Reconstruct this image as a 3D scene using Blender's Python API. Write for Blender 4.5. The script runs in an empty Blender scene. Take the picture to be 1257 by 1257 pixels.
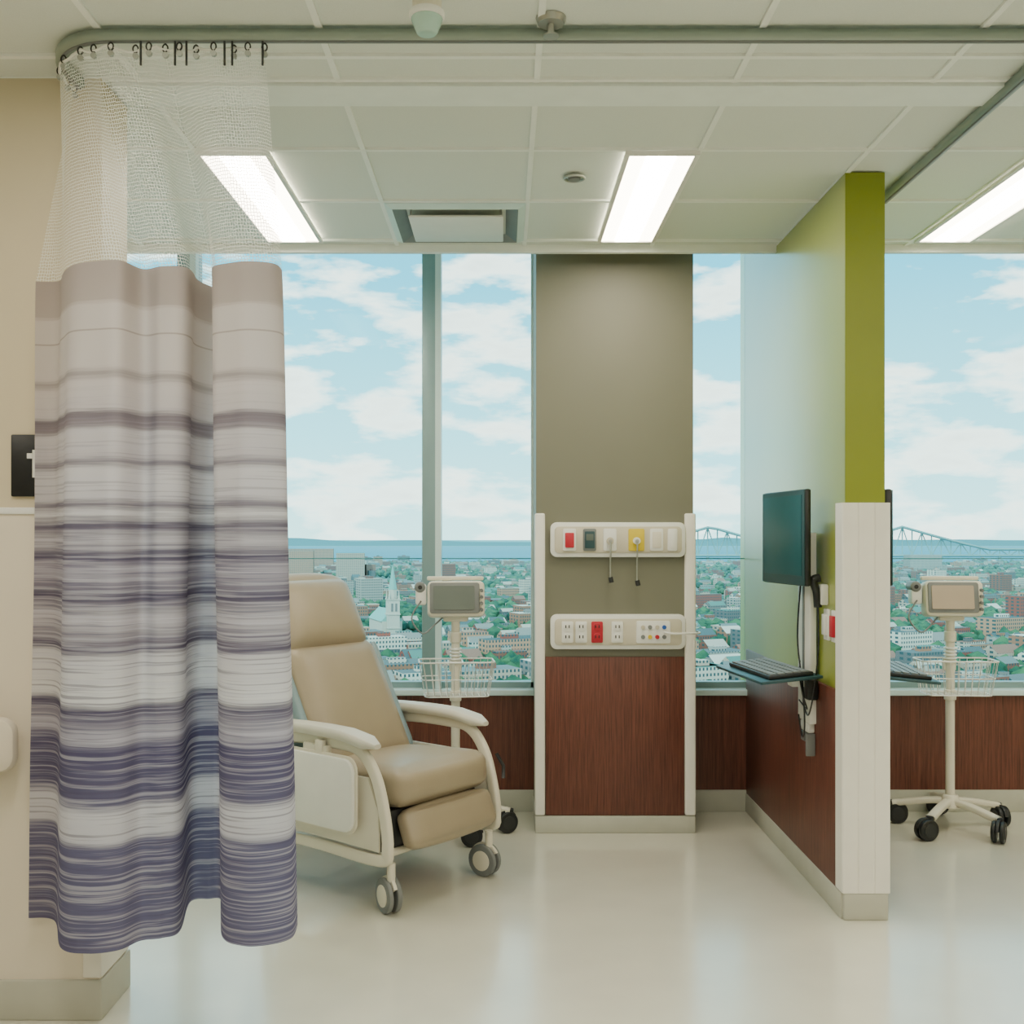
import bpy, bmesh, math, random
import numpy as np
from mathutils import Vector, Matrix, Euler
random.seed(7); np.random.seed(7)
scene=bpy.context.scene
COL=scene.collection

# ------------------------------------------------------------------ materials
def lin(c):
    return tuple(((v/255)/12.92 if v/255<=0.04045 else ((v/255+0.055)/1.055)**2.4) for v in c)
def rgba(c): return (*lin(c),1.0)
def newmat(name):
    m=bpy.data.materials.new(name); m.use_nodes=True
    nt=m.node_tree; nt.nodes.clear()
    out=nt.nodes.new('ShaderNodeOutputMaterial')
    return m,nt,out
def mat(name,c,rough=0.5,metal=0.0,var=0.05,scale=12.0,bump=0.0,bscale=200.0,spec=0.5,coat=0.0,emit=None,estr=0.0,stretch=(1,1,1),crough=0.03):
    m,nt,out=newmat(name)
    b=nt.nodes.new('ShaderNodeBsdfPrincipled')
    tc=nt.nodes.new('ShaderNodeTexCoord'); mp=nt.nodes.new('ShaderNodeMapping'); mp.inputs['Scale'].default_value=stretch
    nt.links.new(tc.outputs['Object'],mp.inputs['Vector'])
    n=nt.nodes.new('ShaderNodeTexNoise'); n.inputs['Scale'].default_value=scale; n.inputs['Detail'].default_value=2
    nt.links.new(mp.outputs['Vector'],n.inputs['Vector'])
    r=nt.nodes.new('ShaderNodeValToRGB'); L=lin(c)
    r.color_ramp.elements[0].position=0.3; r.color_ramp.elements[1].position=0.7
    r.color_ramp.elements[0].color=(*[max(0,v*(1-var)) for v in L],1); r.color_ramp.elements[1].color=(*[min(1,v*(1+var)) for v in L],1)
    nt.links.new(n.outputs['Fac'],r.inputs['Fac']); nt.links.new(r.outputs['Color'],b.inputs['Base Color'])
    b.inputs['Roughness'].default_value=rough; b.inputs['Metallic'].default_value=metal
    b.inputs['Specular IOR Level'].default_value=spec; b.inputs['Coat Weight'].default_value=coat; b.inputs['Coat Roughness'].default_value=crough
    if emit: b.inputs['Emission Color'].default_value=rgba(emit); b.inputs['Emission Strength'].default_value=estr
    if bump>0:
        n2=nt.nodes.new('ShaderNodeTexNoise'); n2.inputs['Scale'].default_value=bscale
        nt.links.new(mp.outputs['Vector'],n2.inputs['Vector'])
        bp=nt.nodes.new('ShaderNodeBump'); bp.inputs['Strength'].default_value=bump; bp.inputs['Distance'].default_value=0.002
        nt.links.new(n2.outputs['Fac'],bp.inputs['Height']); nt.links.new(bp.outputs['Normal'],b.inputs['Normal'])
    nt.links.new(b.outputs['BSDF'],out.inputs['Surface'])
    return m
def wood_mat():
    m,nt,out=newmat('wood_laminate')
    b=nt.nodes.new('ShaderNodeBsdfPrincipled'); tc=nt.nodes.new('ShaderNodeTexCoord')
    mp=nt.nodes.new('ShaderNodeMapping'); mp.inputs['Scale'].default_value=(60,60,2.2)
    n=nt.nodes.new('ShaderNodeTexNoise'); n.inputs['Scale'].default_value=2.2; n.inputs['Detail'].default_value=5; n.inputs['Roughness'].default_value=0.65
    r=nt.nodes.new('ShaderNodeValToRGB'); r.color_ramp.elements[0].position=0.3; r.color_ramp.elements[1].position=0.72
    r.color_ramp.elements[0].color=rgba((72,37,29)); r.color_ramp.elements[1].color=rgba((122,70,54))
    nt.links.new(tc.outputs['Object'],mp.inputs['Vector']); nt.links.new(mp.outputs['Vector'],n.inputs['Vector'])
    nt.links.new(n.outputs['Fac'],r.inputs['Fac']); nt.links.new(r.outputs['Color'],b.inputs['Base Color'])
    b.inputs['Roughness'].default_value=0.42
    nt.links.new(b.outputs['BSDF'],out.inputs['Surface']); return m
def glass_mat():
    m,nt,out=newmat('window_glass')
    t=nt.nodes.new('ShaderNodeBsdfTransparent'); t.inputs['Color'].default_value=(0.80,0.98,1.0,1)
    g=nt.nodes.new('ShaderNodeBsdfGlossy'); g.inputs['Roughness'].default_value=0.02; g.inputs['Color'].default_value=(0.4,0.45,0.45,1)
    f=nt.nodes.new('ShaderNodeFresnel'); f.inputs['IOR'].default_value=1.15
    mx=nt.nodes.new('ShaderNodeMixShader')
    nt.links.new(f.outputs['Fac'],mx.inputs['Fac']); nt.links.new(t.outputs['BSDF'],mx.inputs[1]); nt.links.new(g.outputs['BSDF'],mx.inputs[2])
    nt.links.new(mx.outputs['Shader'],out.inputs['Surface']); return m

M={}
M['ceil']=mat('ceiling_tile',(220,227,221),0.9,var=0.03,scale=300,bump=0.3,bscale=400)
M['tbar']=mat('ceiling_tbar',(240,244,240),0.5,var=0.02)
M['band']=mat('ceiling_band',(236,244,240),0.6,var=0.02)
M['recess']=mat('ceiling_recess_paint',(222,224,216),0.8,var=0.02)
M['floor']=mat('vinyl_floor',(212,211,196),0.30,var=0.03,scale=5,spec=0.5,coat=0.9,crough=0.15)
M['cream']=mat('cream_wall_paint',(206,195,168),0.6,var=0.02,scale=3)
M['creamlo']=mat('cream_wall_guard',(226,217,200),0.45,var=0.02,scale=3)
M['white']=mat('white_wall_paint',(226,228,222),0.6,var=0.02,scale=3)
M['taupe']=mat('taupe_wall_paint',(118,118,102),0.55,var=0.02,scale=3)
M['green']=mat('lime_wall_paint',(150,162,52),0.4,var=0.03,scale=3,spec=0.9,coat=1.0,crough=0.24)
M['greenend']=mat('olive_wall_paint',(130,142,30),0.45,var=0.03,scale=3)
M['wood']=wood_mat()
M['guard']=mat('corner_guard_vinyl',(236,234,226),0.4,var=0.02)
M['base']=mat('rubber_baseboard',(186,187,174),0.5,var=0.03)
M['frame']=mat('window_frame_metal',(136,164,166),0.4,metal=0.2,var=0.03)
M['sill']=mat('window_sill',(206,230,230),0.3,var=0.02)
M['glass']=glass_mat()
M['track']=mat('curtain_track_metal',(150,164,156),0.4,metal=0.3,var=0.04)
M['metal']=mat('brushed_metal',(180,182,178),0.3,metal=0.8,var=0.04)
M['plastic']=mat('cream_plastic',(222,217,200),0.4,var=0.02)
M['panelc']=mat('headwall_panel_plastic',(204,198,178),0.42,var=0.02)
M['plasticw']=mat('white_plastic',(232,233,228),0.35,var=0.02)
M['pad']=mat('armrest_pad',(208,205,192),0.45,var=0.03)
M['vinyl']=mat('recliner_vinyl',(160,147,125),0.36,var=0.04,scale=6,bump=0.25,bscale=350)
M['shell']=mat('recliner_back_shell',(132,156,164),0.4,var=0.04)
M['black']=mat('black_plastic',(24,28,30),0.4,var=0.1)
M['dark']=mat('dark_metal',(40,42,44),0.5,var=0.1)
M['gray']=mat('gray_plastic',(118,122,122),0.45,var=0.05)
M['teal']=mat('teal_monitor_shell',(34,70,76),0.4,var=0.05)
M['screen']=mat('screen_glass',(30,84,90),0.35,var=0.1,scale=2,spec=0.3)
M['lcd']=mat('lcd_panel',(96,106,100),0.3,var=0.08,scale=5)
M['lcdw']=mat('lcd_panel_warm',(178,162,144),0.3,var=0.06,scale=5)
M['red']=mat('red_plastic',(185,30,50),0.4,var=0.05)
M['yellow']=mat('yellow_plastic',(215,190,40),0.4,var=0.05)
M['blue']=mat('blue_plastic',(40,90,170),0.4,var=0.05)
M['lens']=mat('light_lens',(255,244,225),0.5,var=0.0,emit=(255,241,216),estr=15)
M['lensc']=mat('light_lens_center',(255,248,235),0.5,var=0.0,emit=(255,246,228),estr=36)
M['sprk']=mat('sensor_dome',(170,204,192),0.25,var=0.05)
M['sign']=mat('sign_black',(16,20,26),0.4,var=0.1)

# ------------------------------------------------------------------ mesh helpers
def finish(name,verts,faces,m,parent=None,mtx=None,smooth=False):
    me=bpy.data.meshes.new(name); me.from_pydata([tuple(v) for v in verts],[],faces); me.update()
    o=bpy.data.objects.new(name,me); COL.objects.link(o)
    if m: me.materials.append(m)
    if mtx is not None: me.transform(mtx)
    if smooth:
        for p in me.polygons: p.use_smooth=True
    if parent: o.parent=parent
    return o
def from_bm(name,bm,m,parent=None,mtx=None,smooth=False):
    bmesh.ops.recalc_face_normals(bm,faces=bm.faces)
    me=bpy.data.meshes.new(name); bm.to_mesh(me); bm.free()
    o=bpy.data.objects.new(name,me); COL.objects.link(o); me.materials.append(m)
    if mtx is not None: me.transform(mtx)
    if smooth:
        for p in me.polygons: p.use_smooth=True
        try: me.set_sharp_from_angle(angle=math.radians(40))
        except Exception: pass
    if parent: o.parent=parent
    return o
def empty(name,loc=(0,0,0),rz=0.0):
    e=bpy.data.objects.new(name,None); COL.objects.link(e); e.location=loc; e.rotation_euler=(0,0,rz); e.empty_display_size=0.1
    return e
def box(name,x0,x1,y0,y1,z0,z1,m,parent=None,bev=0.0,seg=2,mtx=None):
    bm=bmesh.new(); bmesh.ops.create_cube(bm,size=1.0)
    for v in bm.verts:
        v.co=Vector(((x0+x1)/2+v.co.x*(x1-x0),(y0+y1)/2+v.co.y*(y1-y0),(z0+z1)/2+v.co.z*(z1-z0)))
    if bev>0: bmesh.ops.bevel(bm,geom=bm.edges[:],offset=bev,segments=seg,affect='EDGES',profile=0.5)
    return from_bm(name,bm,m,parent,mtx,smooth=bev>0)
def cyl(name,p0,p1,r,m,parent=None,r2=None,n=20,mtx=None,bev=0.0):
    p0=Vector(p0);p1=Vector(p1); d=p1-p0
    bm=bmesh.new(); bmesh.ops.create_cone(bm,cap_ends=True,segments=n,radius1=r,radius2=r if r2 is None else r2,depth=d.length)
    if bev>0:
        ed=[e for e in bm.edges if abs(e.verts[0].co.z-e.verts[1].co.z)<1e-6]
        bmesh.ops.bevel(bm,geom=ed,offset=bev,segments=3,affect='EDGES',profile=0.5)
    q=Vector((0,0,1)).rotation_difference(d.normalized()).to_matrix().to_4x4()
    T=Matrix.Translation((p0+p1)/2)@q
    if mtx is not None: T=mtx@T
    return from_bm(name,bm,m,parent,T,smooth=True)
def smooth_path(pts,k=6,closed=False):
    pts=[Vector(p) for p in pts]; n=len(pts); out=[]
    rng=n if closed else n-1
    for i in range(rng):
        if closed: a,b,c,d=pts[(i-1)%n],pts[i],pts[(i+1)%n],pts[(i+2)%n]
        else: a,b,c,d=pts[max(i-1,0)],pts[i],pts[i+1],pts[min(i+2,n-1)]
        for j in range(k):
            t=j/k
            out.append(0.5*((2*b)+(c-a)*t+(2*a-5*b+4*c-d)*t*t+(3*b-a-3*c+d)*t**3))
    if not closed: out.append(pts[-1])
    return out
def tube(name,pts,r,m,parent=None,n=8,closed=False,mtx=None,prof=None):
    pts=[Vector(p) for p in pts]; N=len(pts)
    if prof is None: prof=[(r*math.cos(2*math.pi*i/n),r*math.sin(2*math.pi*i/n)) for i in range(n)]
    n=len(prof); verts=[];faces=[]
    up=None
    for i,p in enumerate(pts):
        if closed: t=(pts[(i+1)%N]-pts[i-1]).normalized()
        else: t=(pts[min(i+1,N-1)]-pts[max(i-1,0)]).normalized()
        if up is None:
            up=Vector((0,0,1)) if abs(t.z)<0.9 else Vector((1,0,0))
        s=t.cross(up).normalized(); up=s.cross(t).normalized()
        for a,b in prof: verts.append(p+s*a+up*b)
    rng=N if closed else N-1
    for i in range(rng):
        for j in range(n):
            a=i*n+j;b=i*n+(j+1)%n;c=((i+1)%N)*n+(j+1)%n;d=((i+1)%N)*n+j
            faces.append((a,b,c,d))
    if not closed:
        faces.append(tuple(range(n))); faces.append(tuple((N-1)*n+j for j in reversed(range(n))))
    return finish(name,verts,faces,m,parent,mtx,smooth=True)
def cushion(name,size,r,m,parent=None,mtx=None,bulge=0.0,sub=10):
    """rounded, slightly crowned upholstery block centred at origin"""
    bm=bmesh.new(); bmesh.ops.create_cube(bm,size=2.0)
    bmesh.ops.subdivide_edges(bm,edges=bm.edges[:],cuts=sub,use_grid_fill=True)
    hx,hy,hz=[s/2 for s in size]
    for v in bm.verts:
        c=v.co.copy()
        def w(t): return math.copysign(abs(t)**0.75,t)
        p=Vector((w(c.x)*hx,w(c.y)*hy,w(c.z)*hz))
        q=Vector((max(-hx+r,min(hx-r,p.x)),max(-hy+r,min(hy-r,p.y)),max(-hz+r,min(hz-r,p.z))))
        d=p-q
        if d.length>1e-9: p=q+d.normalized()*r
        if bulge:
            fx,fy,fz=1-c.x**2,1-c.y**2,1-c.z**2
            p+=Vector((math.copysign(bulge*fy*fz,c.x) if abs(c.x)>0.99 else 0,
                       math.copysign(bulge*0.3*fx*fz,c.y) if abs(c.y)>0.99 else 0,
                       math.copysign(bulge*fx*fy,c.z) if abs(c.z)>0.99 else 0))
        v.co=p
    return from_bm(name,bm,m,parent,mtx,smooth=True)
def rrect(w,h,r,k=5):
    pts=[]
    for cx,cy,a0 in ((w/2-r,h/2-r,0),(-w/2+r,h/2-r,90),(-w/2+r,-h/2+r,180),(w/2-r,-h/2+r,270)):
        for i in range(k+1):
            a=math.radians(a0+90*i/k); pts.append((cx+r*math.cos(a),cy+r*math.sin(a)))
    return pts
def prism(name,pts,t,m,parent=None,mtx=None,bev=0.0):
    """2-D outline in XZ, extruded along +Y by t (centred)"""
    bm=bmesh.new(); vs=[bm.verts.new((x,-t/2,z)) for x,z in pts]; f=bm.faces.new(vs)
    r=bmesh.ops.extrude_face_region(bm,geom=[f]); nv=[g for g in r['geom'] if isinstance(g,bmesh.types.BMVert)]
    for v in nv: v.co.y+=t
    if bev>0:
        ed=[e for e in bm.edges if abs(e.verts[0].co.y-e.verts[1].co.y)<1e-6]
        bmesh.ops.bevel(bm,geom=ed,offset=bev,segments=2,affect='EDGES',profile=0.5)
    return from_bm(name,bm,m,parent,mtx,smooth=True)
T=Matrix.Translation
def R(ax,deg): return Matrix.Rotation(math.radians(deg),4,ax)

# ------------------------------------------------------------------ room dimensions (metres)
CH=2.74          # ceiling height
XL,XR,YB=-3.4,4.3,-3.6
YW=5.42          # inner face of low window wall
YG=5.5           # glass line
PX0,PX1=1.257,1.402   # bay partition
PY0=3.889
CX0,CX1,CY0=0.159,0.905,5.03  # column

box('floor',XL,XR,YB,5.6,-0.1,0,M['floor'])
# ceiling
c=empty('ceiling')
box('tiles',XL,XR,YB,4.88,CH+0.006,CH+0.06,M['ceil'],c)
for i in range(-6,8):
    x=0.10+0.583*i
    if XL<x<XR: box('tbar_long',x-0.009,x+0.009,YB,4.88,CH-0.002,CH+0.008,M['tbar'],c)
ys=[4.78,4.22,3.66,3.10,2.95]+[2.95-0.56*i for i in range(1,12)]
for y in ys: box('tbar_cross',XL,XR,y-0.009,y+0.009,CH-0.003,CH+0.008,M['tbar'],c)
box('flat_band',-1.15,XR,3.115,3.26,CH-0.012,CH+0.007,M['band'],c)
box('recess_top',XL,XR,4.88,5.7,3.2,3.25,M['recess'],c)
box('recess_fascia',XL,XR,4.86,4.89,CH-0.03,3.2,M['tbar'],c)
# outer walls
box('wall_left',XL-0.1,XL,YB,5.6,0,3.2,M['cream'])
box('wall_right',XR,XR+0.1,YB,5.6,0,3.2,M['cream'])
box('wall_back',XL-0.1,XR+0.1,YB-0.1,YB,0,3.2,M['white'])
w=empty('wall_window')
box('low_wall_wood',XL,XR,YW,YW+0.12,0.0,0.595,M['wood'],w)
box('sill',XL,XR,YW-0.03,YG+0.03,0.595,0.625,M['sill'],w,bev=0.004)
b=empty('baseboard_window')
box('strip',XL,XR,YW-0.012,YW+0.01,0,0.11,M['base'],b,bev=0.004)

# windows ---------------------------------------------------------
def window(name,x0,x1,mull,jl=True,jr=True):
    e=empty(name)
    z0,z1=0.625,3.2
    box('glass',x0,x1,YG-0.004,YG+0.004,z0,z1,M['glass'],e)
    box('frame_bottom',x0,x1,YG-0.03,YG+0.03,z0,z0+0.03,M['frame'],e)
    box('frame_top',x0,x1,YG-0.03,YG+0.03,z1-0.05,z1,M['frame'],e)
    if jl: box('jamb',x0,x0+0.012,YG-0.03,YG+0.03,z0,z1,M['sill'],e)
    if jr: box('jamb',x1-0.012,x1,YG-0.03,YG+0.03,z0,z1,M['sill'],e)
    for mx in mull:
        box('mullion',mx-0.048,mx+0.048,YG-0.08,YG+0.05,z0,z1,M['frame'],e,bev=0.004)
        box('mullion_cover',mx+0.02,mx+0.05,YG-0.083,YG-0.03,z0,z1,M['sill'],e)
    box('guard_rail',x0,x1,YG+0.02,YG+0.027,1.288,1.294,M['frame'],e)
window('window_1',XL,CX0,[-0.365,-1.62,-2.75])
window('window_2',CX1,PX0,[],jr=False)
window('window_3',PX1,XR,[2.95],jl=False)

# column ----------------------------------------------------------
e=empty('wall_column')
box('shaft',CX0,CX1,CY0,5.6,0,3.2,M['taupe'],e)
box('wood_panel',CX0+0.045,CX1-0.045,CY0-0.014,CY0+0.01,0.085,0.835,M['wood'],e,bev=0.002)
for s,(a,bb) in enumerate(((CX0-0.006,CX0+0.042),(CX1-0.042,CX1+0.01))):
    box('corner_guard_%d'%s,a,bb,CY0-0.02,CY0+0.06,0.085,1.515,M['guard'],e,bev=0.008,seg=3)
box('baseboard',CX0-0.004,CX1+0.008,CY0-0.016,5.5,0,0.082,M['base'],e,bev=0.004)

# partition -------------------------------------------------------
e=empty('wall_partition')
box('core_lower',PX0,PX1,PY0,5.6,0,CH-0.0,M['green'],e)
box('core_upper',PX0,PX1,4.9,5.6,CH,3.19,M['green'],e)
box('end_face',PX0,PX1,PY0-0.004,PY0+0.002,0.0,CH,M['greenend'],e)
for sx,a,bb in ((0,PX0-0.012,PX0+0.002),(1,PX1-0.002,PX1+0.012)):
    box('wood_wainscot',a,bb,PY0+0.02,YW,0.09,0.83,M['wood'],e,bev=0.002)
    box('baseboard',a-0.004,bb+0.004,PY0+0.0,YW,0,0.095,M['base'],e,bev=0.004)
# end guard with shallow reeding
gp=[(PX0-0.016,0.06),(PX0-0.016,-0.014)]
nr=3; gw=(PX1-PX0+0.032)
for i in range(nr):
    a=PX0-0.016+gw*i/nr; bq=PX0-0.016+gw*(i+1)/nr
    gp+=[(a+0.004,-0.021),(bq-0.004,-0.021)]
    if i<nr-1: gp+=[(bq,-0.018)]
gp+=[(PX1+0.016,-0.014),(PX1+0.016,0.06)]
bm=bmesh.new(); z0,z1=0.1,1.528
lo=[bm.verts.new((x,PY0+y,z0)) for x,y in gp]; hi=[bm.verts.new((x,PY0+y,z1)) for x,y in gp]
n=len(gp)
for i in range(n): bm.faces.new((lo[i],lo[(i+1)%n],hi[(i+1)%n],hi[i]))
bm.faces.new(lo); bm.faces.new(hi)
from_bm('end_guard',bm,M['guard'],e)
box('end_base',PX0-0.008,PX1+0.008,PY0-0.018,PY0+0.03,0,0.1,M['base'],e,bev=0.004)
for y,zc,mm in ((3.99,1.065,'red'),(4.085,1.065,'plasticw')):
    box('wall_outlet',PX0-0.010,PX0,y-0.032,y+0.032,zc-0.06,zc+0.06,M['plasticw'],e,bev=0.003)
    box('outlet_insert',PX0-0.022,PX0-0.006,y-0.02,y+0.02,zc-0.04,zc+0.04,M[mm],e,bev=0.003)

# left stub wall --------------------------------------------------
e=empty('wall_stub')
SX=-1.17
box('core',XL,SX,3.09,3.30,0,CH,M['cream'],e)
box('guard_sheet',XL,SX-0.002,3.082,3.092,0.10,1.47,M['creamlo'],e)
box('guard_cap',XL,SX-0.002,3.076,3.094,1.468,1.488,M['plasticw'],e,bev=0.003)
box('corner_guard',SX-0.05,SX+0.006,3.074,3.306,0.12,1.47,M['guard'],e,bev=0.006)
box('baseboard',XL,SX+0.008,3.070,3.310,0,0.115,M['base'],e,bev=0.004)
# handrail with rounded return
h=empty('wall_handrail')
prism('rail',rrect(1.9,0.155,0.045),0.045,M['creamlo'],h,T((-2.335,3.02,0.81)),bev=0.015)
for x in (-1.55,-2.4,-3.1): box('bracket',x-0.03,x+0.03,3.035,3.082,0.77,0.85,M['plastic'],h)
# bay sign
s=empty('bay_number_sign')
prism('plate',rrect(0.17,0.18,0.004),0.008,M['sign'],s,T((-1.345,3.084,1.61)),bev=0.001)
box('digit_stem',-1.366,-1.350,3.076,3.081,1.575,1.655,M['plasticw'],s)
box('digit_flag',-1.382,-1.364,3.076,3.081,1.63,1.645,M['plasticw'],s,mtx=None)

# ------------------------------------------------------------------ ceiling fittings
def flat(name,x0,x1,y0,y1,z,m,parent):
    return finish(name,[(x0,y0,z),(x0,y1,z),(x1,y1,z),(x1,y0,z)],[(0,1,2,3)],m,parent)
def troffer(x0,y0,w=0.258,l=1.10):
    e=empty('ceiling_light'); x1,y1=x0+w,y0+l; z=CH-0.004
    f=0.016
    box('frame_l',x0,x0+f,y0,y1,z-0.012,z,M['plasticw'],e); box('frame_r',x1-f,x1,y0,y1,z-0.012,z,M['plasticw'],e)
    box('frame_n',x0+f,x1-f,y0,y0+f,z-0.012,z,M['plasticw'],e); box('frame_f',x0+f,x1-f,y1-f,y1,z-0.012,z,M['plasticw'],e)
    ca,cb=x0+w*0.30,x1-w*0.30
    flat('lens_left',x0+f,ca,y0+f,y1-f,z-0.006,M['lens'],e)
    flat('lens_right',cb,x1-f,y0+f,y1-f,z-0.006,M['lens'],e)
    flat('lens_center',ca,cb,y0+f,y1-f,z-0.008,M['lensc'],e)
for y in (3.66,1.25,-1.15):  # far row is the visible one; nearer rows are unseen, added for interior fill
    for x in (-1.065,0.425,1.85,3.3):
        troffer(x,y)
troffer(-2.6,1.25); troffer(-2.6,3.66)
# air diffuser
e=empty('air_diffuser')
def ring(name,x0,x1,y0,y1,x0b,x1b,y0b,y1b,za,zb,m):
    v=[(x0,y0,za),(x1,y0,za),(x1,y1,za),(x0,y1,za),(x0b,y0b,zb),(x1b,y0b,zb),(x1b,y1b,zb),(x0b,y1b,zb)]
    return finish(name,v,[(0,1,5,4),(1,2,6,5),(2,3,7,6),(3,0,4,7)],m,e)
dx0,dx1,dy0,dy1=-0.475,0.093,4.23,4.77
ring('outer_rim',dx0,dx1,dy0,dy1,dx0+0.03,dx1-0.03,dy0+0.03,dy1-0.03,CH-0.004,CH-0.02,M['sill'])
ring('cone',dx0+0.03,dx1-0.03,dy0+0.03,dy1-0.03,dx0+0.08,dx1-0.08,dy0+0.08,dy1-0.08,CH-0.02,CH+0.004,M['gray'])
box('plaque',dx0+0.09,dx1-0.09,dy0+0.09,dy1-0.09,CH-0.034,CH-0.022,M['plasticw'],e,bev=0.004)
for xx in (dx0+0.1,dx1-0.1):
    for yy in (dy0+0.1,dy1-0.1): cyl('hanger',(xx,yy,CH-0.024),(xx,yy,CH+0.006),0.005,M['metal'],e)
# recessed round sensor
e=empty('ceiling_sensor')
tube('ring',[(0.266+0.036*math.cos(a),3.93+0.036*math.sin(a),CH-0.006) for a in np.linspace(0,2*math.pi,25)[:-1]],0.006,M['metal'],e,closed=True)
cyl('core',(0.266,3.93,CH-0.014),(0.266,3.93,CH+0.005),0.022,M['gray'],e,r2=0.026)
def sprinkler(x,y,big):
    e=empty('ceiling_sprinkler' if not big else 'ceiling_smoke_detector',(x,y,CH))
    x=y=0; C0=0
    if big:
        cyl('stem',(x,y,C0-0.05),(x,y,C0+0.005),0.036,M['plastic'],e)
        cyl('collar',(x,y,C0-0.065),(x,y,C0-0.048),0.044,M['plasticw'],e,bev=0.004)
        cyl('dome',(x,y,C0-0.105),(x,y,C0-0.064),0.024,M['sprk'],e,r2=0.041,bev=0.006)
    else:
        cyl('escutcheon',(x,y,C0-0.012),(x,y,C0+0.004),0.034,M['metal'],e,r2=0.04)
        cyl('stem',(x,y,C0-0.04),(x,y,C0-0.01),0.009,M['metal'],e)
        cyl('deflector',(x,y,C0-0.044),(x,y,C0-0.040),0.02,M['metal'],e)
sprinkler(-0.186,2.6,True); sprinkler(0.125,2.74,False)
# curtain tracks
prof=[(-0.014,-0.014),(0.014,-0.014),(0.014,0.013),(-0.014,0.013)]
def track(name,pts):
    e=empty(name); tube('rail',pts,0,M['track'],e,prof=prof)
    pr2=[(-0.004,-0.018),(0.004,-0.018),(0.004,-0.013),(-0.004,-0.013)]
    tube('slot',pts,0,M['gray'],e,prof=pr2)
TZ=CH-0.018
arc=[(-1.23,3.08,TZ),(-1.23,3.03,TZ)]+[(-1.03-0.20*math.cos(a),2.99-0.20*math.sin(a),TZ) for a in np.linspace(0,math.pi/2,14)]+[(XR-0.01,2.79,TZ)]
track('curtain_track',arc)
track('curtain_track',[(1.49,2.83,TZ),(1.49,4.15,TZ)])

# ------------------------------------------------------------------ privacy curtain
track_top=[(-1.232,3.05),(-1.232,3.0),(-1.225,2.93),(-1.185,2.86),(-1.12,2.81),(-1.08,2.797),(-1.03,2.785),(-0.97,2.80),(-0.93,2.785),(-0.89,2.795),(-0.85,2.785),(-0.81,2.80),(-0.76,2.785),(-0.71,2.80),(-0.67,2.785),(-0.627,2.79)]
fab_top=[(-1.312,2.975),(-1.24,2.965),(-1.172,2.84),(-1.085,2.765),(-0.995,2.749),(-0.965,2.835),(-0.905,2.81),(-0.842,2.825),(-0.850,2.97),(-0.822,3.05),(-0.796,2.97),(-0.772,2.82),(-0.700,2.765),(-0.640,2.762),(-0.598,2.785),(-0.594,2.85)]
hem=[(-1.352,3.02),(-1.27,3.00),(-1.168,2.80),(-1.085,2.762),(-1.01,2.785),(-0.975,2.85),(-0.923,2.87),(-0.890,2.92),(-0.930,3.15),(-0.885,3.18),(-0.838,3.16),(-0.765,2.885),(-0.692,2.815),(-0.622,2.822),(-0.572,2.87),(-0.575,2.97)]
def resample(cp,k=9):
    return smooth_path([(x,y,0) for x,y in cp],k)
A_,B_,C_=resample(track_top),resample(fab_top),resample(hem)
ZT,ZF,ZH=2.695,2.12,0.315
nu=len(A_)
L=[0]
for i in range(1,nu): L.append(L[-1]+(B_[i]-B_[i-1]).length)
def sheet(name,rowsfn,nrow,m,parent):
    verts=[];faces=[];uv=[]
    for r in range(nrow+1):
        for i in range(nu):
            p=rowsfn(r/nrow,i); verts.append(p); uv.append((L[i],p[2]))
    for r in range(nrow):
        for i in range(nu-1):
            a=r*nu+i; faces.append((a,a+1,a+nu+1,a+nu))
    o=finish(name,verts,faces,m,parent,smooth=True)
    ul=o.data.uv_layers.new(name='UVMap')
    for lp in o.data.loops: ul.data[lp.index].uv=uv[lp.vertex_index]
    return o
def fabric_row(t,i):
    s=t**0.8
    p=B_[i]*(1-s)+C_[i]*s
    wob=0.008*math.sin(L[i]*38+t*3)*math.sin(math.pi*min(1,t*1.2+0.1))
    return (p.x+wob*0.4,p.y+wob,ZF+(ZH-ZF)*t)
def mesh_row(t,i):
    s=t
    p=A_[i]*(1-s)+B_[i]*s
    sag=0.012*abs(math.sin(L[i]*22))*(1-t)
    return (p.x,p.y,ZT+(ZF-ZT)*t-sag)
m,nt,out=newmat('curtain_fabric')
tc=nt.nodes.new('ShaderNodeTexCoord'); sp=nt.nodes.new('ShaderNodeSeparateXYZ'); nt.links.new(tc.outputs['UV'],sp.inputs['Vector'])
def math_node(op,a=None,b=None):
    nd=nt.nodes.new('ShaderNodeMath'); nd.operation=op
    for i,v in enumerate((a,b)):
        if v is None: continue
        if isinstance(v,(int,float)): nd.inputs[i].default_value=v
        else: nt.links.new(v,nd.inputs[i])
    return nd.outputs[0]
mp=nt.nodes.new('ShaderNodeMapping'); mp.inputs['Scale'].default_value=(6,200,1); nt.links.new(tc.outputs['UV'],mp.inputs['Vector'])
n1=nt.nodes.new('ShaderNodeTexNoise'); n1.inputs['Scale'].default_value=1.0; n1.inputs['Detail'].default_value=3; nt.links.new(mp.outputs['Vector'],n1.inputs['Vector'])
t0=math_node('SUBTRACT',ZF,sp.outputs['Y']); t1=math_node('DIVIDE',t0,ZF-ZH)
jit=math_node('MULTIPLY',math_node('SUBTRACT',n1.outputs['Fac'],0.5),0.012)
tt=math_node('ADD',t1,jit)
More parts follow.
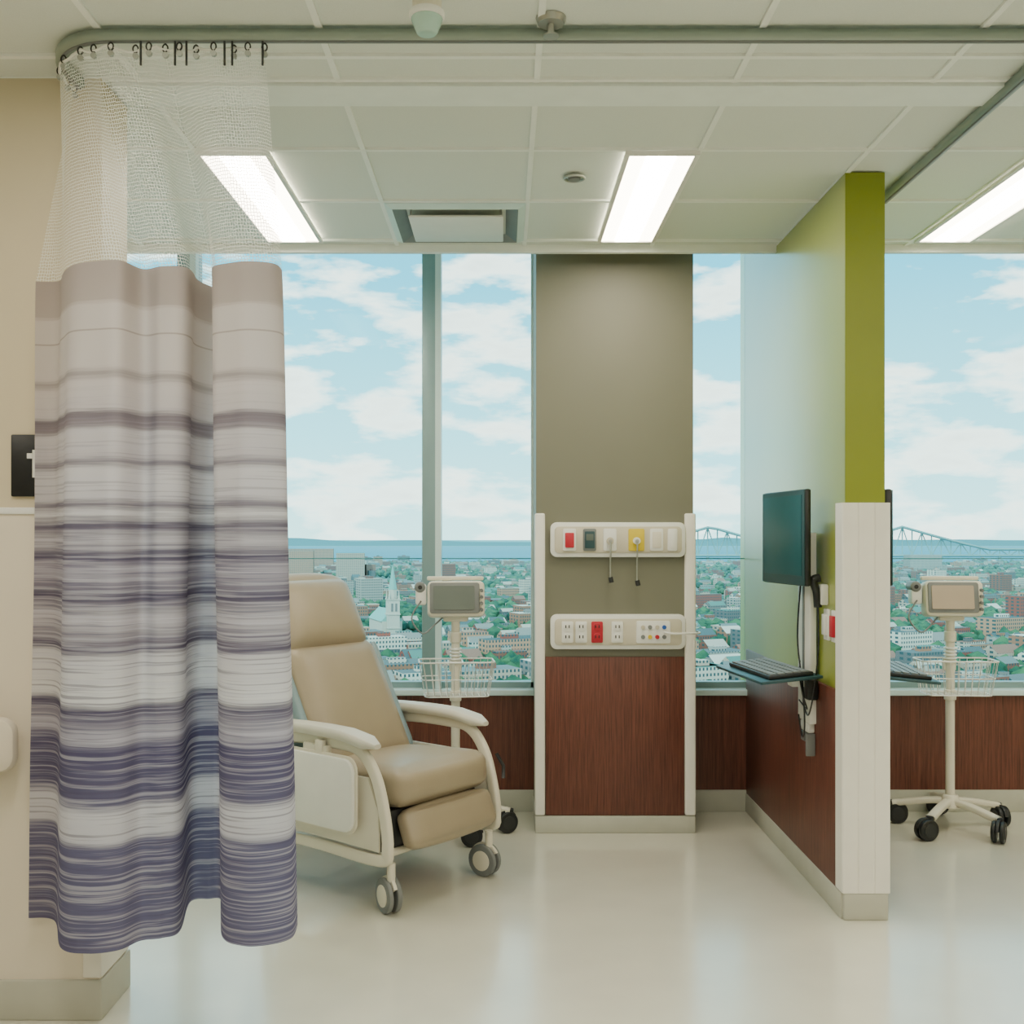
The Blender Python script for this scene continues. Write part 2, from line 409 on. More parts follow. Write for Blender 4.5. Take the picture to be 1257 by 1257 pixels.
stops=[(325,(170,160,158)),(372,(178,168,166)),(376,(204,197,197)),(452,(207,200,201)),(460,(164,156,159)),(470,(209,202,205)),(502,(204,198,203)),(508,(130,122,132)),(524,(148,140,150)),(529,(208,204,211)),(560,(200,195,203)),(566,(126,119,133)),(576,(216,213,220)),(612,(208,205,214)),(619,(114,107,124)),(630,(223,222,228)),(645,(100,93,114)),(664,(198,195,206)),(684,(86,80,106)),(700,(178,174,190)),(735,(98,92,114)),(762,(202,198,208)),(798,(100,93,114)),(808,(216,214,221)),(862,(230,230,235)),(872,(88,82,108)),(905,(186,183,199)),(922,(97,93,124)),(985,(106,103,132)),(998,(218,217,226)),(1030,(212,211,221)),(1038,(110,108,138))]
r=nt.nodes.new('ShaderNodeValToRGB'); nt.links.new(tt,r.inputs['Fac'])
cr=r.color_ramp
def pos(y): return max(0,min(1,(y-325)/840))
for i,(y,cc) in enumerate(stops):
    if i==0: el=cr.elements[0]; el.position=0
    elif i==1: el=cr.elements[1]; el.position=pos(y)
    else: el=cr.elements.new(pos(y))
    el.color=rgba(cc)
mp2=nt.nodes.new('ShaderNodeMapping'); mp2.inputs['Scale'].default_value=(1.6,95,1); nt.links.new(tc.outputs['UV'],mp2.inputs['Vector'])
n2=nt.nodes.new('ShaderNodeTexNoise'); n2.inputs['Scale'].default_value=1.0; n2.inputs['Detail'].default_value=4; n2.inputs['Roughness'].default_value=0.6; nt.links.new(mp2.outputs['Vector'],n2.inputs['Vector'])
r2=nt.nodes.new('ShaderNodeValToRGB'); nt.links.new(n2.outputs['Fac'],r2.inputs['Fac'])
r2.color_ramp.elements[0].position=0.48; r2.color_ramp.elements[0].color=(0,0,0,1); r2.color_ramp.elements[1].position=0.60; r2.color_ramp.elements[1].color=(1,1,1,1)
rf=nt.nodes.new('ShaderNodeMapRange'); rf.inputs[1].default_value=0.15; rf.inputs[2].default_value=0.45; rf.inputs[3].default_value=0.0; rf.inputs[4].default_value=0.5
nt.links.new(t1,rf.inputs[0])
lite=nt.nodes.new('ShaderNodeMix'); lite.data_type='RGBA'; lite.inputs['B'].default_value=rgba((212,210,222)); nt.links.new(r.outputs['Color'],lite.inputs['A'])
nt.links.new(math_node('MULTIPLY',rf.outputs[0],r2.outputs['Color']),lite.inputs['Factor'])
n3=nt.nodes.new('ShaderNodeTexNoise'); n3.inputs['Scale'].default_value=1.4; n3.inputs['Detail'].default_value=4; nt.links.new(mp2.outputs['Vector'],n3.inputs['Vector'])
r3=nt.nodes.new('ShaderNodeValToRGB'); nt.links.new(n3.outputs['Fac'],r3.inputs['Fac'])
r3.color_ramp.elements[0].position=0.53; r3.color_ramp.elements[0].color=(0,0,0,1); r3.color_ramp.elements[1].position=0.62; r3.color_ramp.elements[1].color=(1,1,1,1)
dk=nt.nodes.new('ShaderNodeMix'); dk.data_type='RGBA'; dk.inputs['B'].default_value=rgba((98,92,120)); nt.links.new(lite.outputs['Result'],dk.inputs['A'])
nt.links.new(math_node('MULTIPLY',rf.outputs[0],r3.outputs['Color']),dk.inputs['Factor'])
seam=math_node('COMPARE',t1,0.098)
sn=seam.node; sn.inputs[2].default_value=0.0012
mul2=nt.nodes.new('ShaderNodeMix'); mul2.data_type='RGBA'; mul2.blend_type='MULTIPLY'; mul2.inputs['B'].default_value=(0.7,0.67,0.65,1)
nt.links.new(seam,mul2.inputs['Factor']); nt.links.new(dk.outputs['Result'],mul2.inputs['A'])
colr=mul2.outputs['Result']
d=nt.nodes.new('ShaderNodeBsdfDiffuse'); tl=nt.nodes.new('ShaderNodeBsdfTranslucent'); mx=nt.nodes.new('ShaderNodeMixShader'); mx.inputs['Fac'].default_value=0.42
nt.links.new(colr,d.inputs['Color']); nt.links.new(colr,tl.inputs['Color']); nt.links.new(d.outputs[0],mx.inputs[1]); nt.links.new(tl.outputs[0],mx.inputs[2])
nt.links.new(mx.outputs[0],out.inputs['Surface']); M['fabric']=m
# net
m,nt,out=newmat('curtain_net')
tc=nt.nodes.new('ShaderNodeTexCoord'); mp=nt.nodes.new('ShaderNodeMapping'); mp.inputs['Scale'].default_value=(130,110,1)
nt.links.new(tc.outputs['UV'],mp.inputs['Vector'])
vo=nt.nodes.new('ShaderNodeTexVoronoi'); vo.feature='DISTANCE_TO_EDGE'; vo.inputs['Scale'].default_value=1.0; vo.inputs['Randomness'].default_value=0.35
nt.links.new(mp.outputs['Vector'],vo.inputs['Vector'])
lt=nt.nodes.new('ShaderNodeMath'); lt.operation='LESS_THAN'; lt.inputs[1].default_value=0.095; nt.links.new(vo.outputs['Distance'],lt.inputs[0])
d=nt.nodes.new('ShaderNodeBsdfDiffuse'); d.inputs['Color'].default_value=rgba((246,248,244)); tl=nt.nodes.new('ShaderNodeBsdfTranslucent'); tl.inputs['Color'].default_value=rgba((246,248,244))
mx=nt.nodes.new('ShaderNodeMixShader'); mx.inputs['Fac'].default_value=0.4; nt.links.new(d.outputs[0],mx.inputs[1]); nt.links.new(tl.outputs[0],mx.inputs[2])
tr=nt.nodes.new('ShaderNodeBsdfTransparent'); mx2=nt.nodes.new('ShaderNodeMixShader')
nt.links.new(lt.outputs[0],mx2.inputs['Fac']); nt.links.new(tr.outputs[0],mx2.inputs[1]); nt.links.new(mx.outputs[0],mx2.inputs[2])
nt.links.new(mx2.outputs[0],out.inputs['Surface']); M['net']=m
e=empty('privacy_curtain')
o=sheet('fabric',fabric_row,60,M['fabric'],e)
o=sheet('net_header',mesh_row,14,M['net'],e)
tube('top_binding',[(A_[i].x,A_[i].y,ZT-0.012*abs(math.sin(L[i]*22))) for i in range(nu)],0.004,M['plasticw'],e,n=6)
for i in range(0,nu,9):
    p=A_[i]
    cyl('carrier',(p.x,p.y,ZT+0.006),(p.x,p.y,TZ-0.019),0.0035,M['dark'],e,n=8)
    tube('hook',[(p.x+0.007*math.cos(a),p.y-0.002,ZT-0.004+0.010*math.sin(a)) for a in np.linspace(0,2*math.pi,13)[:-1]],0.0022,M['dark'],e,n=5,closed=True)
    cyl('grommet',(p.x,p.y-0.004,ZT-0.022),(p.x,p.y+0.004,ZT-0.022),0.008,M['metal'],e,n=10)
for x in (-0.95,-0.86,-0.83,-0.73,-0.71,-0.63):
    cyl('carrier_tail',(x,2.78,ZT-0.055),(x,2.78,TZ-0.019),0.003,M['dark'],e,n=6)

# ------------------------------------------------------------------ headwall units
def unit_upper():
    e=empty('medical_gas_panel')
    zc=1.39; xc=0.545; y=CY0-0.018
    prism('back_box',rrect(0.638,0.165,0.03),0.036,M['plasticw'],e,T((xc,y+0.003,zc)),bev=0.006)
    prism('fascia',rrect(0.60,0.125,0.02),0.006,M['panelc'],e,T((xc,y-0.018,zc)),bev=0.002)
    for x,mm,ins in ((0.315,'plasticw','red'),(0.41,'gray','teal'),(0.505,'plasticw','panelc'),(0.63,'yellow','plasticw'),(0.725,'plasticw','plastic'),(0.80,'plasticw','plasticw')):
        wd=0.062 if x!=0.63 else 0.075
        if x==0.80: wd=0.045
        prism('gas_outlet_plate',rrect(wd,0.105,0.008),0.012,M[mm],e,T((x,y-0.024,zc)),bev=0.002)
        if x in(0.315,): prism('outlet_block',rrect(0.042,0.07,0.004),0.012,M[ins],e,T((x,y-0.032,zc-0.002)),bev=0.002)
        elif x==0.41: prism('display',rrect(0.046,0.08,0.004),0.008,M[ins],e,T((x,y-0.031,zc)),bev=0.001); prism('display_lcd',rrect(0.034,0.03,0.002),0.003,M['lcd'],e,T((x,y-0.036,zc+0.012)))
        elif x<0.7:
            cyl('outlet_ring',(x,y-0.046,zc-0.005),(x,y-0.028,zc-0.005),0.017,M[ins],e)
            cyl('outlet_port',(x,y-0.048,zc-0.005),(x,y-0.045,zc-0.005),0.008,M['dark'],e)
        else:
            prism('blank_insert',rrect(wd-0.02,0.075,0.004),0.006,M[ins],e,T((x,y-0.031,zc)),bev=0.001)
    for x,l in ((0.505,0.06),(0.63,0.075)):
        cyl('adapter',(x,y-0.06,zc-0.006),(x,y-0.04,zc-0.006),0.009,M['metal'],e)
        tube('suction_stem',smooth_path([(x,y-0.058,zc-0.01),(x,y-0.062,zc-0.06),(x,y-0.05,zc-0.10),(x,y-0.05,zc-0.12-l)]),0.004,M['metal'],e)
        cyl('suction_knob',(x+0.006,y-0.05,zc-0.14-l),(x,y-0.05,zc-0.115-l),0.011,M['dark'],e)
def unit_lower():
    e=empty('electrical_outlet_panel')
    zc=0.955; xc=0.545; y=CY0-0.018
    prism('back_box',rrect(0.638,0.165,0.03),0.036,M['plasticw'],e,T((xc,y+0.003,zc)),bev=0.006)
    prism('fascia',rrect(0.60,0.125,0.02),0.006,M['panelc'],e,T((xc,y-0.018,zc)),bev=0.002)
    for x,mm in ((0.305,'plasticw'),(0.37,'plasticw'),(0.445,'red'),(0.54,'plasticw')):
        prism('outlet_plate',rrect(0.054,0.10,0.006),0.010,M['red' if mm=='red' else 'plasticw'],e,T((x,y-0.024,zc)),bev=0.002)
        for dz in (-0.024,0.024):
            prism('receptacle',rrect(0.034,0.036,0.012),0.008,M[mm],e,T((x,y-0.030,zc+dz)),bev=0.001)
            for dx in (-0.008,0.008): box('slot',x+dx-0.0025,x+dx+0.0025,y-0.0358,y-0.033,zc+dz-0.004,zc+dz+0.010,M['dark'],e)
    prism('data_plate',rrect(0.16,0.105,0.008),0.012,M['plasticw'],e,T((0.71,y-0.024,zc)),bev=0.002)
    k=0
    for dx in (-0.05,-0.017,0.017,0.05):
        for dz in (-0.022,0.024):
            k+=1
            cyl('jack',(0.71+dx,y-0.038,zc+dz),(0.71+dx,y-0.028,zc+dz),0.010,M[['gray','panelc','yellow','gray','red','panelc','gray','blue'][k-1]],e,n=12)
    tube('cable',smooth_path([(0.76,y-0.036,zc),(0.80,y-0.06,zc-0.004),(0.87,y-0.05,zc-0.004),(0.93,y-0.01,zc-0.006),(0.935,y+0.08,zc-0.006)]),0.005,M['plasticw'],e)
unit_upper(); unit_lower()

# ------------------------------------------------------------------ casters
def caster(parent,x,y,r,top,body,rot=0,rubber='gray'):
    m_=T((x,y,0))@R('Z',rot)
    for s in (-1,1):
        cyl('caster_wheel',(0-0.02,s*0.008,r),(-0.02,s*0.028,r),r,M[rubber],parent,n=28,mtx=m_,bev=0.006)
        cyl('caster_hub',(-0.02,s*0.027,r),(-0.02,s*0.031,r),r*0.62,body,parent,n=24,mtx=m_,bev=0.001)
    pts=[(-0.02-(r+0.006)*math.cos(a),r+(r+0.006)*math.sin(a)) for a in np.linspace(math.radians(10),math.radians(150),12)]
    pts2=[(-0.02-(r*0.45)*math.cos(a),r+(r*0.45)*math.sin(a)) for a in np.linspace(math.radians(150),math.radians(10),12)]
    prism('caster_fork',pts+pts2,0.014,body,parent,m_,bev=0.002)
    cyl('caster_hood',(0.0,0,2*r-0.01),(0,0,top),0.016,body,parent,n=16,mtx=m_)

# ------------------------------------------------------------------ recliner
def recliner():
    e=empty('medical_recliner',(-0.236,4.16,0),math.radians(-38.8))
    P=M['plastic']
    for s in (-1,1):
        caster(e,0.0,s*0.285,0.066,0.19,P,rot=-20 if s<0 else 5); caster(e,-0.64,s*0.27,0.066,0.19,P,rot=35)
        y=s*0.315
        pr=rrect(0.03,0.045,0.01,3)
        loop=[(-0.66,y,0.21),(-0.35,y,0.205),(-0.03,y,0.20),(0.012,y,0.25),(-0.005,y,0.38),(-0.05,y,0.51),(-0.13,y,0.595),(-0.25,y,0.61),(-0.5,y,0.605),(-0.62,y,0.57),(-0.67,y,0.45),(-0.68,y,0.28)]
        tube('side_frame',smooth_path(loop,5,closed=True),0,P,e,prof=[(a,b) for a,b in pr],closed=True)
        prism('side_web',[(-0.62,0.24),(-0.03,0.23),(-0.03,0.38),(-0.09,0.50),(-0.60,0.50)],0.012,P,e,T((0,y,0)),bev=0.003)
        bm=bmesh.new(); bmesh.ops.create_cube(bm,size=2.0); bmesh.ops.subdivide_edges(bm,edges=bm.edges[:],cuts=11,use_grid_fill=True)
        for v in bm.verts:
            u=v.co.x; hw=0.045*(1-0.25*max(0,-u)); hz=0.024
            l=math.hypot(v.co.y,v.co.z); mxx=max(abs(v.co.y),abs(v.co.z))
            yy,zz=(v.co.y/l*mxx if l>0 else 0),(v.co.z/l*mxx if l>0 else 0)
            yy=0.5*yy+0.5*v.co.y*(1-0.12*v.co.z**2); zz=0.5*zz+0.5*v.co.z*(1-0.12*v.co.y**2)
            endf=math.sqrt(max(0,1-max(0,(abs(u)-0.86)/0.14)**2*0.85))
            v.co=Vector((-0.365+u*0.325, y+yy*hw*endf, 0.640+zz*hz*endf+0.012*math.sin((u+1)*1.5)-0.020*max(0,u-0.5)*2))
        from_bm('arm_pad',bm,M['pad'],e,smooth=True)
    for x in (-0.03,-0.62): cyl('cross_rail',(x,-0.31,0.215),(x,0.31,0.215),0.014,P,e)
    box('mechanism',-0.52,-0.05,-0.22,0.22,0.225,0.34,M['dark'],e,bev=0.01)
    for s in (-1,1): tube('linkage',[(-0.5,s*0.25,0.25),(-0.25,s*0.25,0.35),(-0.03,s*0.25,0.27)],0.009,M['dark'],e)
    cushion('seat_cushion',(0.56,0.53,0.145),0.05,M['vinyl'],e,T((-0.25,0,0.44))@R('Y',-4),bulge=0.02)
    tube('seat_piping',[(0.0,-0.25,0.425),(0.022,0,0.425),(0.0,0.25,0.425)],0.004,M['vinyl'],e)
    cushion('leg_rest',(0.075,0.50,0.145),0.03,M['vinyl'],e,T((0.018,0.015,0.300))@R('Y',-22),bulge=0.012)
    box('leg_rest_back',-0.06,-0.035,-0.29,0.24,0.20,0.37,M['dark'],e,bev=0.004)
    th=-28.9
    B=T((-0.42,0,0.45))@R('Y',th)
    cushion('back_cushion',(0.12,0.49,0.56),0.05,M['vinyl'],e,B@T((-0.0,0,0.27)),bulge=0.03)
    cushion('head_cushion',(0.125,0.48,0.35),0.06,M['vinyl'],e,B@T((0.0,-0.01,0.690)),bulge=0.035)
    prism('back_shell',[(x,z) for x,z in rrect(0.54,0.80,0.10)],0.035,M['shell'],e,B@T((-0.075,0,0.40))@R('Z',90),bev=0.01)
    for s in (-1,1): cushion('back_wing',(0.15,0.04,0.50),0.018,M['shell'],e,B@T((-0.045,s*0.265,0.29)))
    tube('push_handle',smooth_path([(-0.68,-0.20,0.87),(-0.76,-0.20,0.90),(-0.78,0,0.905),(-0.76,0.20,0.90),(-0.68,0.20,0.87)]),0.012,M['dark'],e)
    prism('side_tray',rrect(0.50,0.275,0.05),0.02,M['plasticw'],e,T((-0.37,-0.362,0.43)),bev=0.006)
    prism('side_tray_rim',rrect(0.52,0.295,0.055),0.010,M['plastic'],e,T((-0.37,-0.353,0.43)),bev=0.003)
    box('tray_hinge',-0.42,-0.28,-0.352,-0.325,0.55,0.60,P,e,bev=0.006)
    box('tray_bracket',-0.34,-0.30,-0.36,-0.335,0.50,0.62,P,e,bev=0.004)
    tube('release_lever',[(0.0,0.335,0.50),(0.03,0.345,0.45),(0.03,0.345,0.40)],0.008,M['dark'],e)
recliner()

# ------------------------------------------------------------------ vital signs stand
def vitals(x,y,rz,lcd,base_rot):
    e=empty('vital_signs_monitor_stand',(x,y,0),rz)
    P=M['plastic']
    n=5
    for i in range(n):
        a=math.radians(base_rot+i*72)
        d=Vector((math.cos(a),math.sin(a),0))
        pts=[d*0.02+Vector((0,0,0.135)),d*0.12+Vector((0,0,0.125)),d*0.26+Vector((0,0,0.098))]
        tube('base_leg',smooth_path(pts,4),0,P,e,prof=rrect(0.042,0.03,0.01,3))
        caster(e,d.x*0.262,d.y*0.262,0.050,0.11,M['dark'],rot=40*i+20,rubber='black')
    cyl('base_hub',(0,0,0.105),(0,0,0.165),0.055,P,e,r2=0.035,bev=0.006)
    cyl('pole',(0,0,0.15),(0,0,1.03),0.021,P,e)
    for z in (0.62,0.9): cyl('pole_collar',(0,0,z),(0,0,z+0.05),0.028,P,e,bev=0.004)
    for k in range(5): cyl('coiled_hose',(0,0,0.80+k*0.016),(0,0,0.81+k*0.016),0.030,M['plasticw'],e,n=14,bev=0.003)
    D=T((0.0,-0.05,1.11))@R('X',-8)
    box('monitor_cradle',-0.06,0.06,-0.03,0.07,1.0,1.04,P,e,bev=0.01)
    prism('monitor_body',rrect(0.27,0.17,0.025),0.09,P,e,D@T((0,0.03,0)),bev=0.012)
    prism('monitor_bezel',rrect(0.235,0.145,0.012),0.008,M['gray'],e,D@T((-0.008,-0.018,0.003)),bev=0.002)
    prism('monitor_screen',rrect(0.195,0.112,0.006),0.004,M[lcd],e,D@T((-0.012,-0.024,0.004)))
    for k in range(4): cyl('button',(0.118,-0.09,1.06+0.03*k),(0.118,-0.072,1.062+0.03*k),0.008,M['gray'],e,n=12)
    box('handle',-0.135,0.135,0.0,0.03,1.195,1.215,P,e,bev=0.006)
    prism('probe_holder',rrect(0.05,0.10,0.012),0.06,M['plasticw'],e,T((-0.165,0.0,1.13)),bev=0.006)
    cyl('rolled_cuff',(-0.17,-0.035,1.165),(-0.17,0.055,1.165),0.026,M['gray'],e,bev=0.008)
    cyl('cuff_core',(-0.17,-0.038,1.165),(-0.17,-0.033,1.165),0.010,M['dark'],e)
    tube('probe_cord',smooth_path([(-0.165,-0.03,1.10),(-0.21,-0.05,1.02),(-0.16,-0.07,0.95),(-0.10,-0.05,0.99),(-0.05,0.0,1.03)]),0.004,M['gray'],e)
    bx0,bx1,by0,by1,z0,z1=-0.175,0.175,-0.16,0.02,0.66,0.82
    for z,k in ((z0,0.85),(0.74,0.93),(z1,1.0)):
        cx,cy=(bx0+bx1)/2,(by0+by1)/2; wx,wy=(bx1-bx0)/2*k,(by1-by0)/2*k
        tube('basket_ring',[(cx+a,cy+b_,z) for a,b_ in rrect(wx*2,wy*2,0.03)],0.003 if k<1 else 0.004,M['plasticw'],e,n=6,closed=True)
    cx,cy=(bx0+bx1)/2,(by0+by1)/2
    for i in range(10):
        f=-0.9+1.8*i/9; hx,hy=(bx1-bx0)/2,(by1-by0)/2
        tube('basket_wire',[(cx+f*hx,cy-hy,z1),(cx+f*hx*0.85,cy-hy*0.85,z0),(cx+f*hx*0.85,cy+hy*0.85,z0),(cx+f*hx,cy+hy,z1)],0.002,M['plasticw'],e,n=5)
    for i in range(4):
        f=-0.7+1.4*i/3
        tube('basket_wire_side',[(bx0,cy+f*(by1-by0)/2,z1),(cx-(bx1-bx0)/2*0.85,cy+f*(by1-by0)/2*0.85,z0),(cx+(bx1-bx0)/2*0.85,cy+f*(by1-by0)/2*0.85,z0),(bx1,cy+f*(by1-by0)/2,z1)],0.002,M['plasticw'],e,n=5)
    box('basket_clamp',-0.03,0.03,0.0,0.03,0.76,0.82,P,e,bev=0.005)
vitals(-0.225,5.06,math.radians(6),'lcd',-10)
vitals(2.155,5.1,math.radians(-4),'lcdw',-128)

# ------------------------------------------------------------------ wall mounted workstation
def workstation(xw,sgn):
    """xw wall plane, sgn=-1 faces -X ; +1 faces +X"""
    e=empty('wall_mounted_computer',(xw,4.28,0))
    def X(a): return sgn*a
    def bx(n_,a0,a1,y0,y1,z0,z1,m_,bev=0.004,mtx=None):
        x0,x1=sorted((X(a0),X(a1))); return box(n_,x0,x1,y0,y1,z0,z1,m_,e,bev=bev,mtx=mtx)
    bx('wall_track',0.013,0.04,-0.085,0.085,0.66,1.42,M['plasticw'])
    bx('track_groove',0.039,0.043,-0.012,0.012,0.72,1.40,M['gray'],0.001)
    bx('vesa_arm',0.04,0.085,-0.05,0.05,1.33,1.46,M['dark'])
    W=T((X(0.115),0,1.40))@R('Z',-8*sgn)@T((-X(0.115),0,-1.40))
    bx('monitor_back',0.075,0.10,-0.15,0.15,1.27,1.53,M['black'],0.010,W)
    bx('monitor_case',0.098,0.124,-0.212,0.212,1.212,1.588,M['black'],0.008,W)
    bx('monitor_bezel',0.122,0.128,-0.208,0.208,1.216,1.584,M['teal'],0.002,W)
    bx('monitor_screen',0.127,0.130,-0.188,0.188,1.252,1.566,M['screen'],0.0005,W)
    K=T((X(0.18),0.03,0.862))@R('Z',-7*sgn)@R('Y',5*sgn)
    def kb(n_,x0,x1,y0,y1,z0,z1,m_,bev): box(n_,x0,x1,y0,y1,z0,z1,m_,e,bev=bev,mtx=K)
    kb('keyboard_tray',-0.125,0.125,-0.26,0.28,-0.014,-0.002,M['teal'],0.004)
    kb('keyboard',-0.085,0.095,-0.24,0.22,-0.002,0.014,M['black'],0.004)
    for i in range(5):
        for j in range(15):
            kb('key',-0.075+i*0.032,-0.075+i*0.032+0.025,-0.230+j*0.0295,-0.230+j*0.0295+0.023,0.012,0.019,M['gray'],0.0)
    bx('tray_arm',0.03,0.10,-0.03,0.03,0.80,0.85,M['plasticw'],0.008)
    bx('mouse_holder',0.015,0.06,-0.12,-0.07,0.76,0.84,M['black'],0.008)
    bx('scanner_holder',0.0,0.03,-0.20,-0.15,1.14,1.22,M['plasticw'],0.006)
    tube('scanner_body',smooth_path([(X(0.035),-0.175,1.13),(X(0.04),-0.175,1.19),(X(0.055),-0.18,1.235),(X(0.03),-0.18,1.245)]),0.016,M['black'],e,n=12)
    tube('scanner_cord',smooth_path([(X(0.035),-0.175,1.13),(X(0.04),-0.20,0.98),(X(0.05),-0.17,0.80),(X(0.05),-0.10,0.70),(X(0.04),0.0,0.72)]),0.003,M['black'],e,n=6)
    tube('power_cord',smooth_path([(X(0.05),0.0,1.25),(X(0.06),0.02,1.0),(X(0.06),-0.05,0.82),(X(0.07),-0.11,0.74),(X(0.06),-0.08,0.64),(X(0.05),-0.01,0.60),(X(0.05),0.04,0.68)]),0.0035,M['black'],e,n=6)
    tube('data_cord',smooth_path([(X(0.05),0.02,0.9),(X(0.08),-0.08,0.86),(X(0.08),-0.13,0.78),(X(0.05),-0.08,0.72),(X(0.05),0.03,0.74)]),0.003,M['dark'],e,n=6)
    bx('cable_clip',0.013,0.04,-0.06,0.05,0.62,0.66,M['plasticw'],0.006)
    bx('power_brick',0.013,0.045,-0.02,0.03,0.58,0.62,M['gray'],0.006)
    bx('clamp_hook',0.013,0.05,-0.07,-0.055,0.53,0.62,M['gray'],0.004)
workstation(PX0,-1)
workstation(PX1,1)

# ------------------------------------------------------------------ outside: city, river, bridge
GZ=-90.0
def hazed(name,colnode_builder,rough=0.8,haze=(150,196,202),near=700,far=8500,mx=0.8):  # aerial haze is painted: base colour blends to a pale tint with distance
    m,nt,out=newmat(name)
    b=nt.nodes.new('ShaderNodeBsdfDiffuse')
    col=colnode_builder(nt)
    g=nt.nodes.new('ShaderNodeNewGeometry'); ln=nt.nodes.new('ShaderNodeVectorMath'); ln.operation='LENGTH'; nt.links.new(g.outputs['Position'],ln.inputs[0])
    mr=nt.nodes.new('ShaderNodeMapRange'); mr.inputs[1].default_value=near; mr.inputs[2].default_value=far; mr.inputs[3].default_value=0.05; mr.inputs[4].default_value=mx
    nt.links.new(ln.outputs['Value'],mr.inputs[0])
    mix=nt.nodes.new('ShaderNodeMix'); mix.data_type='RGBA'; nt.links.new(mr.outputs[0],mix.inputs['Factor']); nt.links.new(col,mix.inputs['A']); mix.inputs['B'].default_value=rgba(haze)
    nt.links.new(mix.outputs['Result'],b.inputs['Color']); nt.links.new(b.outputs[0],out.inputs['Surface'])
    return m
def ground_col(nt):
    g=nt.nodes.new('ShaderNodeNewGeometry')
    n=nt.nodes.new('ShaderNodeTexNoise'); n.inputs['Scale'].default_value=0.02; n.inputs['Detail'].default_value=4; nt.links.new(g.outputs['Position'],n.inputs['Vector'])
    r=nt.nodes.new('ShaderNodeValToRGB'); r.color_ramp.elements[0].position=0.5; r.color_ramp.elements[0].color=rgba((52,94,76)); r.color_ramp.elements[1].position=0.64; r.color_ramp.elements[1].color=rgba((118,130,124))
    nt.links.new(n.outputs['Fac'],r.inputs['Fac']); return r.outputs['Color']
def tree_col(nt):
    g=nt.nodes.new('ShaderNodeNewGeometry')
    n=nt.nodes.new('ShaderNodeTexNoise'); n.inputs['Scale'].default_value=0.06; n.inputs['Detail'].default_value=4; nt.links.new(g.outputs['Position'],n.inputs['Vector'])
    r=nt.nodes.new('ShaderNodeValToRGB'); r.color_ramp.elements[0].position=0.35; r.color_ramp.elements[0].color=rgba((20,66,50)); r.color_ramp.elements[1].position=0.65; r.color_ramp.elements[1].color=rgba((74,118,74))
    nt.links.new(n.outputs['Fac'],r.inputs['Fac']); return r.outputs['Color']
def bld_col(nt):
    at=nt.nodes.new('ShaderNodeAttribute'); at.attribute_name='bcol'
    g=nt.nodes.new('ShaderNodeNewGeometry'); sp=nt.nodes.new('ShaderNodeSeparateXYZ'); nt.links.new(g.outputs['Position'],sp.inputs[0])
    sn=nt.nodes.new('ShaderNodeSeparateXYZ'); nt.links.new(g.outputs['Normal'],sn.inputs[0])
    ad=nt.nodes.new('ShaderNodeMath'); ad.operation='ADD'; nt.links.new(sp.outputs['X'],ad.inputs[0]); nt.links.new(sp.outputs['Y'],ad.inputs[1])
    cb=nt.nodes.new('ShaderNodeCombineXYZ'); nt.links.new(ad.outputs[0],cb.inputs[0]); nt.links.new(sp.outputs['Z'],cb.inputs[1])
    br=nt.nodes.new('ShaderNodeTexBrick'); br.offset=0.0; br.inputs['Scale'].default_value=1.0; br.inputs['Brick Width'].default_value=3.2; br.inputs['Row Height'].default_value=3.3; br.inputs['Mortar Size'].default_value=0.8; br.inputs['Mortar Smooth'].default_value=0.0
    br.inputs['Color1'].default_value=(0,0,0,1); br.inputs['Color2'].default_value=(0,0,0,1); br.inputs['Mortar'].default_value=(1,1,1,1)
    nt.links.new(cb.outputs[0],br.inputs['Vector'])
    mxr=nt.nodes.new('ShaderNodeMath'); mxr.operation='MAXIMUM'; nt.links.new(br.outputs['Color'],mxr.inputs[0]); 
    ab=nt.nodes.new('ShaderNodeMath'); ab.operation='GREATER_THAN'; ab.inputs[1].default_value=0.5; nt.links.new(sn.outputs['Z'],ab.inputs[0]); nt.links.new(ab.outputs[0],mxr.inputs[1])
    mix=nt.nodes.new('ShaderNodeMix'); mix.data_type='RGBA'; nt.links.new(mxr.outputs[0],mix.inputs['Factor']); mix.inputs['A'].default_value=rgba((60,84,90)); nt.links.new(at.outputs['Color'],mix.inputs['B'])
    return mix.outputs['Result']
def const(c_):
    def f(nt):
        n=nt.nodes.new('ShaderNodeTexNoise'); n.inputs['Scale'].default_value=0.004
        g=nt.nodes.new('ShaderNodeNewGeometry'); nt.links.new(g.outputs['Position'],n.inputs['Vector'])
        r=nt.nodes.new('ShaderNodeValToRGB'); L_=lin(c_); r.color_ramp.elements[0].color=(*[v*0.9 for v in L_],1); r.color_ramp.elements[1].color=(*[min(1,v*1.1) for v in L_],1)
        nt.links.new(n.outputs['Fac'],r.inputs['Fac']); return r.outputs['Color']
    return f
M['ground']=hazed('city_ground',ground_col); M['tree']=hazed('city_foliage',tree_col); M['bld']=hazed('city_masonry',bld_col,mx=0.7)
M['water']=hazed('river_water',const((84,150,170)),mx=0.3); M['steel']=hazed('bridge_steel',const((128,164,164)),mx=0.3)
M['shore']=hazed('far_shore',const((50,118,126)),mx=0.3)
def quad(name,x0,x1,y0,y1,z,m,p=None): return finish(name,[(x0,y0,z),(x1,y0,z),(x1,y1,z),(x0,y1,z)],[(0,1,2,3)],m,p)
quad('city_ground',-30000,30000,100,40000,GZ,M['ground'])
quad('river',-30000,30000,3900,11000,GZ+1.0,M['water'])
vs=[];fs=[]
N=160
